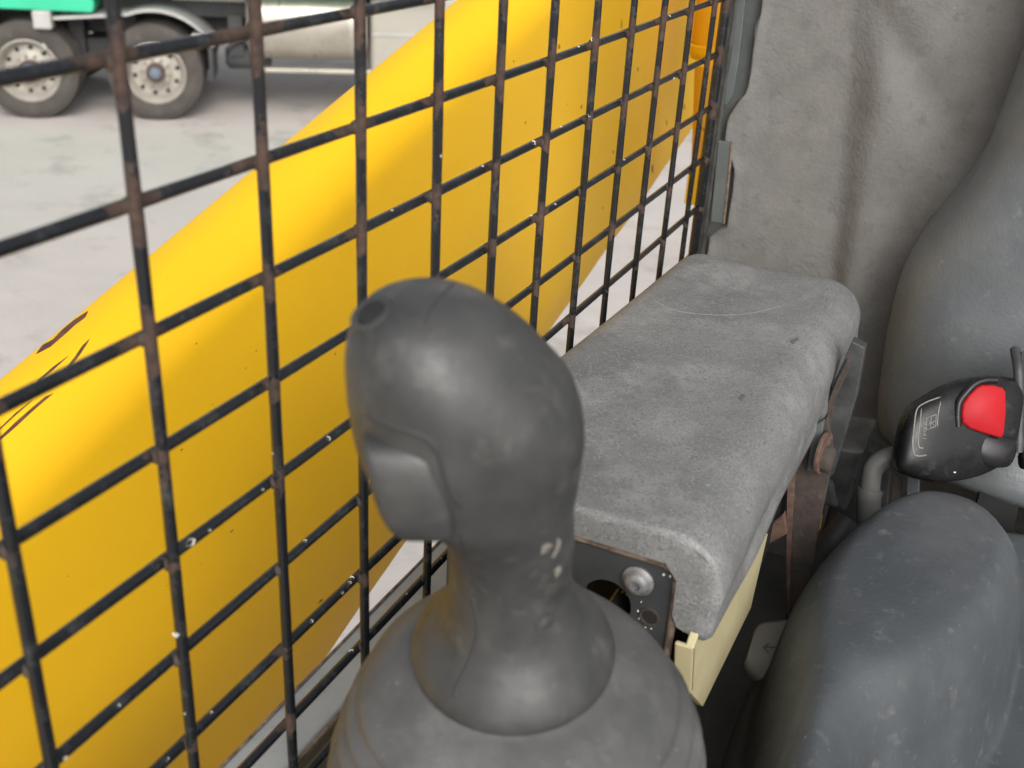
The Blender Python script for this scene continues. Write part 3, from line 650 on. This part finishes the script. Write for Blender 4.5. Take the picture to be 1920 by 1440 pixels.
# metal belt tongue hanging at the open end
tg = thing('belt_tongue', 'dark brown steel belt loop beside the red release button', 'belt loop', tuple(bpt(1920,880)))
obj('loop_bar', *tube(catmull([bpt(1903,655,.01),bpt(1909,690,0),bpt(1911,740,0),bpt(1911,800,0),bpt(1909,848,0)], 5), .0035, 10), M['post'], tg)
obj('web', *prism([bpt(1912,660,.006),bpt(2010,640,.006),bpt(2010,860,.006),bpt(1911,846,.006)], BK*.003), mat('brown_webbing', (.05,.042,.038), (.035,.03,.028), 200, .9, bump=[(700,.6,.001)]), tg, smooth=False)
V, f = loft([ering(bpt(1922+dx, 862, 0), UP, BK, a, a, 2.3, 20) for dx, a in ((-10,.003),(-6,.0065),(6,.0075),(30,.0075),(80,.0075))])
obj('loop_foot', V, f, M['black_plastic'], tg)
obj('latch_plate', *prism([bpt(1886,735,.012),bpt(1914,700,.010),bpt(1914,840,.010),bpt(1886,822,.012)], BK*.003), M['red'], bk, smooth=False)

# ------------------------------------------------------------------ bracket, hose, lever beside the seat
br = thing('hinge_bracket', 'rusty brown steel hinge bracket bolted between armrest and seat', 'bracket', tuple(ay(1490,1180,.49)))
def ypl(name, pl, y, th, m, parent, bev=.0008):
    return bevel(obj(name, *prism([ay(px, py, y) for px, py in pl], (0,th,0)), m, parent, smooth=False), bev, 2)
ypl('bracket_plate', [(1476,890),(1502,858),(1530,800),(1552,780),(1562,860),(1545,940),(1530,1010),(1518,1100),(1516,1175),(1478,1185),(1474,1060)], .470, .006, M['rust'], br)
ypl('bracket_edge', [(1476,880),(1492,872),(1484,1000),(1478,1185),(1474,1060)], .4680, .0018, M['rust_bright'], br, .0003)
ypl('upper_arm', [(1525,838),(1545,765),(1575,690),(1597,640),(1622,652),(1606,745),(1585,815),(1562,890),(1540,905)], .500, .010, M['post'], br)
ypl('arm_edge', [(1545,775),(1568,715),(1590,672),(1594,690),(1570,740),(1556,790)], .4975, .002, M['rust'], br, .0003)
ypl('cross_tab', [(1424,1030),(1444,985),(1470,962),(1476,1002)], .455, .005, M['rust_bright'], br)
p_ = ay(1546, 850, .462); na = nrm(A3(.985,-.13,.04))
wsh = obj('washer', *lathe([(.0001,-.0025),(.0140,-.0025),(.0145,-.0012),(.0140,.0003),(.0001,.0004)], p_, na, 32, (True,True)), M['rust_bright'], br)
obj('bolt_head', *lathe([(.0088,.0005),(.0088,.0045),(.0068,.0064),(.0001,.0068)], p_+A3(0,0,-.0035), na, 24, (True,True)), M['rust'], br)
ypl('black_clip', [(1524,800),(1545,788),(1532,890),(1512,882)], .4655, .004, M['strip'], br)
se = thing('seat_adjuster', 'dark grey plastic block beside the rusty bracket behind the seat', 'adjuster block', tuple(ay(1580,970,.58)))
ypl('block', [(1560,838),(1622,845),(1604,905),(1585,962),(1545,945),(1548,890)], .580, .06, M['post'], se, .003)
ypl('lower_block', [(1536,900),(1560,905),(1570,955),(1530,945)], .575, .06, M['chassis'], se, .003)
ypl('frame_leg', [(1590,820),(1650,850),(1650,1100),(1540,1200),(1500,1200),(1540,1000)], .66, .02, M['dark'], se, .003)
ypl('metal_strap', [(1648,885),(1668,885),(1664,960),(1644,960)], .575, .004, M['post'], se)
ypl('metal_strap', [(1672,890),(1692,890),(1690,960),(1668,960)], .580, .004, M['rust'], se)
ypl('metal_strap', [(1700,890),(1724,890),(1722,960),(1698,960)], .575, .004, M['strip'], se)
zt_ = thing('zinc_tab', 'small golden zinc plated tab beside the rusty bracket', 'tab', tuple(ay(1530,1010,.50)))
ypl('tab_blade', [(1532,966),(1541,968),(1538,992),(1530,1004),(1520,1014),(1527,990)], .52, .003, M['gold'], zt_, .0004)
hs_ = thing('black_hose', 'black rubber hose running down between bracket and seat cushion', 'hose', tuple(ay(1500,1130,.52)))
obj('hose_run', *tube(catmull([ay(1592,975,.56),ay(1566,1010,.55),ay(1540,1040,.545),ay(1520,1080,.54),ay(1505,1130,.54),ay(1490,1210,.55)], 6), .0105, 14), M['hose'], hs_)
lv = thing('adjuster_lever', 'grey beige plastic paddle lever with an embossed arrow under the seat bolster', 'lever', tuple(ay(1450,1270,.40)))
Ln = nrm(BK*.8+A3(-.3,0,.6)); L0 = ay(1435,1225,.40)
lp = catmull([(1420,1172),(1450,1165),(1490,1168),(1510,1230),(1490,1300),(1452,1290),(1436,1283),(1410,1266),(1395,1247),(1396,1232),(1404,1205)], 4, True)
V = [apl(x, y, L0, Ln) for x, y in lp]; k = len(V); cc = np.mean(V, 0)
ins = [cc+(v-cc)*.86+Ln*.004 for v in V]; low = [v-Ln*.010 for v in V]
pad_l = obj('paddle', V+ins+low, [(i,(i+1)%k,k+(i+1)%k,k+i) for i in range(k)]+[tuple(range(k,2*k))]+[(2*k+i,2*k+(i+1)%k,(i+1)%k,i) for i in range(k)], M['tab'], lv)
em = mat('embossed_shade_plastic', (.10,.097,.08), None, 10, .6)
for a, b in (((1430,1213),(1462,1214)),((1462,1214),(1466,1197)),((1442,1206),(1432,1213)),((1442,1224),(1432,1214))):
    obj('arrow_stroke', *tube([apl(*a, L0+Ln*.0042, Ln), apl(*b, L0+Ln*.0042, Ln)], .0006, 6), em, lv)

# ------------------------------------------------------------------ truck in the yard
G1 = az(66, 223, -CZ); tu = A3(math.cos(math.radians(35)), math.sin(math.radians(35)), 0); tn = nrm(np.cross(tu, (0,0,1))); tn = tn if np.dot(tn, C0-G1) > 0 else -tn
LS = 1.26
def tw(u, n, z): return G1+tu*u+tn*n+A3(0,0,z)
def tpx(x, y, n=0):
    p = apl(x, y, G1+tn*n, tn); return np.dot(p-G1, tu), p[2]+CZ
trk = thing('parked_truck', 'parked tipper truck with green body, dual rear wheels and a polished fuel tank', 'truck', tuple(tw(LS/2,-1.2,0)))
WRD = .495
def wheel(u, n, face=True, dual=True):
    c = tw(u, n, WRD)
    def lt(prof, nn=48, cp=(False, False)): return lathe(prof, c, tn, nn, cp)
    tp = [(.31,-.28),(.40,-.285),(.455,-.27),(.485,-.25),(.495,-.22)]
    for g_ in (-.20,-.155,-.10,-.055): tp += [(.495,g_-.008),(.482,g_-.006),(.482,g_+.006),(.495,g_+.008)]
    tp += [(.495,-.03),(.487,-.012),(.462,.0),(.450,.001),(.447,.005),(.43,.010),(.39,.012),(.35,.006),(.325,-.004),(.31,-.012)]
    o = obj('wheel', *lt(tp), M['tyre'], trk)
    if face:
        obj('rim', *lt([(.312,-.02),(.318,.004),(.306,.010),(.296,.0),(.285,-.022),(.268,-.05),(.262,-.085),(.250,-.115),(.20,-.112),(.165,-.105),(.150,-.09),(.10,-.085),(.001,-.085)]), M['rim'], o)
        obj('hub', *lt([(.098,-.09),(.098,-.03),(.088,-.018),(.062,-.016)], 32), M['hub'], o)
        obj('hub_cap', *lt([(.062,-.018),(.058,.012),(.045,.018),(.001,.020)], 24), M['hubcap'], o)
        for k in range(10):
            a = 2*math.pi*(k+.3)/10; d = tu*math.cos(a)+A3(0,0,1)*math.sin(a)
            obj('hand_hole', *lathe([(.024,-.108),(.020,-.105),(.001,-.107)], c+d*.222, tn, 14), M['dark'], o)
            a = 2*math.pi*(k+.8)/10; d = tu*math.cos(a)+A3(0,0,1)*math.sin(a)
            obj('wheel_nut', *lathe([(.019,-.095),(.018,-.06),(.013,-.05),(.001,-.049)], c+d*.142, tn, 8), M['rim'], o)
            obj('hub_bolt', *lathe([(.014,-.03),(.013,.0),(.001,.001)], c+d*.082, tn, 8), M['hub'], o)
    if dual:
        tp2 = [(r_, h_-.34) for r_, h_ in tp]
        obj('inner_wheel', *lt(tp2), M['tyre'], trk)
wheel(0, 0); wheel(LS, 0); wheel(0, -2.0, False, False); wheel(LS, -2.0, False, False)
obj('axle', *tube([tw(0,-.2,WRD), tw(0,-2.2,WRD)], .09, 12), M['chassis'], trk)
obj('axle', *tube([tw(LS,-.2,WRD), tw(LS,-2.2,WRD)], .09, 12), M['chassis'], trk)
def tbox(name, u0, u1, n0, n1, z0, z1, m, bev=.01, parent=None):
    return bevel(obj(name, *box(tw((u0+u1)/2,(n0+n1)/2,(z0+z1)/2), u1-u0, n1-n0, z1-z0, X=tu, Y=tn), m, parent or trk, smooth=False), bev)
tbox('chassis_rail', -2.2, 5.2, -.95, -.75, .78, 1.10, M['chassis'])
tbox('chassis_rail', -2.2, 5.2, -1.75, -1.55, .78, 1.10, M['chassis'])
tbox('suspension_beam', -.4, LS+.4, -.85, -.55, .45, .75, M['chassis'])
tbox('underframe', -2.2, 3.6, -2.1, -.42, 1.02, 1.30, M['chassis'])
# green tipper body with stepped lower edge
ug, zg = tpx(172, 12, .05)
P = [tw(-3,.05,1.30), tw(-.55,.05,1.30), tw(-.45,.05,1.12), tw(ug,.05,1.10), tw(ug+.02,.05,1.16), tw(ug+.02,.05,1.26), tw(ug+.9,.05,1.34), tw(4.2,.05,1.34), tw(4.2,.05,2.6), tw(-3,.05,2.6)]
bevel(obj('tipper_body', *prism(P, -tn*2.3), M['green'], trk, smooth=False), .01)
# mudguard over the front of the pair
gu = []
for a in np.linspace(math.radians(28), math.radians(112), 22):
    gu.append((LS+.03+.66*math.cos(a), WRD+.655*math.sin(a)))
gu = [(g_[0], g_[1]) for g_ in gu]+[(LS-.55, WRD+.58), (LS-.95, WRD+.55)]
V = [tw(u, n, z) for u, z in gu for n in (.03,-.60)]+[tw(u, n, z-.03) for u, z in gu for n in (.03,-.60)]
k = len(gu); f = []
for i in range(k-1):
    a, b = 2*i, 2*i+2; o2 = 2*k; f += [(a,a+1,b+1,b), (o2+a,o2+b,o2+b+1,o2+a+1), (a,b,o2+b,o2+a), (a+1,o2+a+1,o2+b+1,b+1)]
f += [(0,2*k,2*k+1,1), (2*k-2,2*k-1,4*k-1,4*k-2)]
obj('mudguard', V, f, M['guard'], trk, smooth=False)
tbox('mudguard_bracket', LS+.40, LS+.62, -.25, .0, WRD+.36, WRD+.41, M['guard'])
tbox('mud_flap', LS+.56, LS+.60, -.6, .0, .42, .80, M['chassis'], .004)
# fuel tank
ut0, zt0 = tpx(462, 60, -.1); ut1, zt1 = tpx(690, 60, -.1)
zb0 = tpx(560, 122, -.1)[1]
tr_ = .37; tc_ = zb0+tr_+.02
V, f = loft([ering(tw(u,-.42,tc_), tn, A3(0,0,1), tr_*s, tr_*s, 2.4, 40) for u, s in ((ut0,.80),(ut0+.03,.95),(ut0+.07,1),(ut1-.07,1),(ut1-.03,.95),(ut1,.80))])
tank = obj('fuel_tank', V, f, M['tank'], trk)
for t in (.12,.5,.86):
    u = ut0+(ut1-ut0)*t; V, f = loft([ering(tw(u+du,-.42,tc_), tn, A3(0,0,1), tr_*1.012, tr_*1.012, 2.4, 40) for du in (-.03,.03)]); obj('tank_strap', V, f, M['tank'], tank)
tbox('step_rail', ut0+.08, ut1+.05, -.20, -.06, zb0-.08, zb0-.035, M['tank'])
tbox('cab_skirt', ut1+.03, ut1+3.2, -2.2, -.10, .42, 1.35, M['skirt'], .06)
tbox('skirt_trim', ut1+.05, ut1+3.1, -.11, -.085, .92, .95, M['guard'], .004)
tbox('air_tank_box', LS+.75, ut0-.05, -.8, -.35, .62, 1.06, M['chassis'])
tbox('battery_bracket', LS+1.0, LS+1.12, -.36, -.30, .95, 1.12, M['guard'])
tbox('crossbar', LS+.2, ut1, -.5, -.30, 1.20, 1.27, M['skirt'], .006)
ul, zl = tpx(78, 40, .1)
tbox('side_lamp', ul-.09, ul+.09, -.05, .10, zl-.08, zl+.10, M['guard'], .02)
tbox('lamp_stalk', ul-.05, ul-.01, -.05, .0, zl-.30, zl-.08, M['guard'], .008)

for k_, (u_, z_) in enumerate(((LS+.72,.70),(LS+.86,.86),(LS+1.0,.62))):
    obj('air_pipe', *tube([tw(u_,-.34,z_), tw(u_+.12,-.30,z_+.10), tw(u_+.4,-.34,z_+.16), tw(u_+.9,-.4,z_+.12)], .022, 8), M['chassis'], trk)
obj('air_reservoir', *tube([tw(LS+.70,-.5,.60), tw(LS+.74,-.5,.60), tw(LS+1.15,-.5,.60), tw(LS+1.19,-.5,.60)], [.08,.13,.13,.08], 20), M['chassis'], trk)
for u_ in (-.55,.35,.9): tbox('spring_hanger', u_, u_+.16, -.72, -.45, .55, 1.05, M['chassis'], .02)
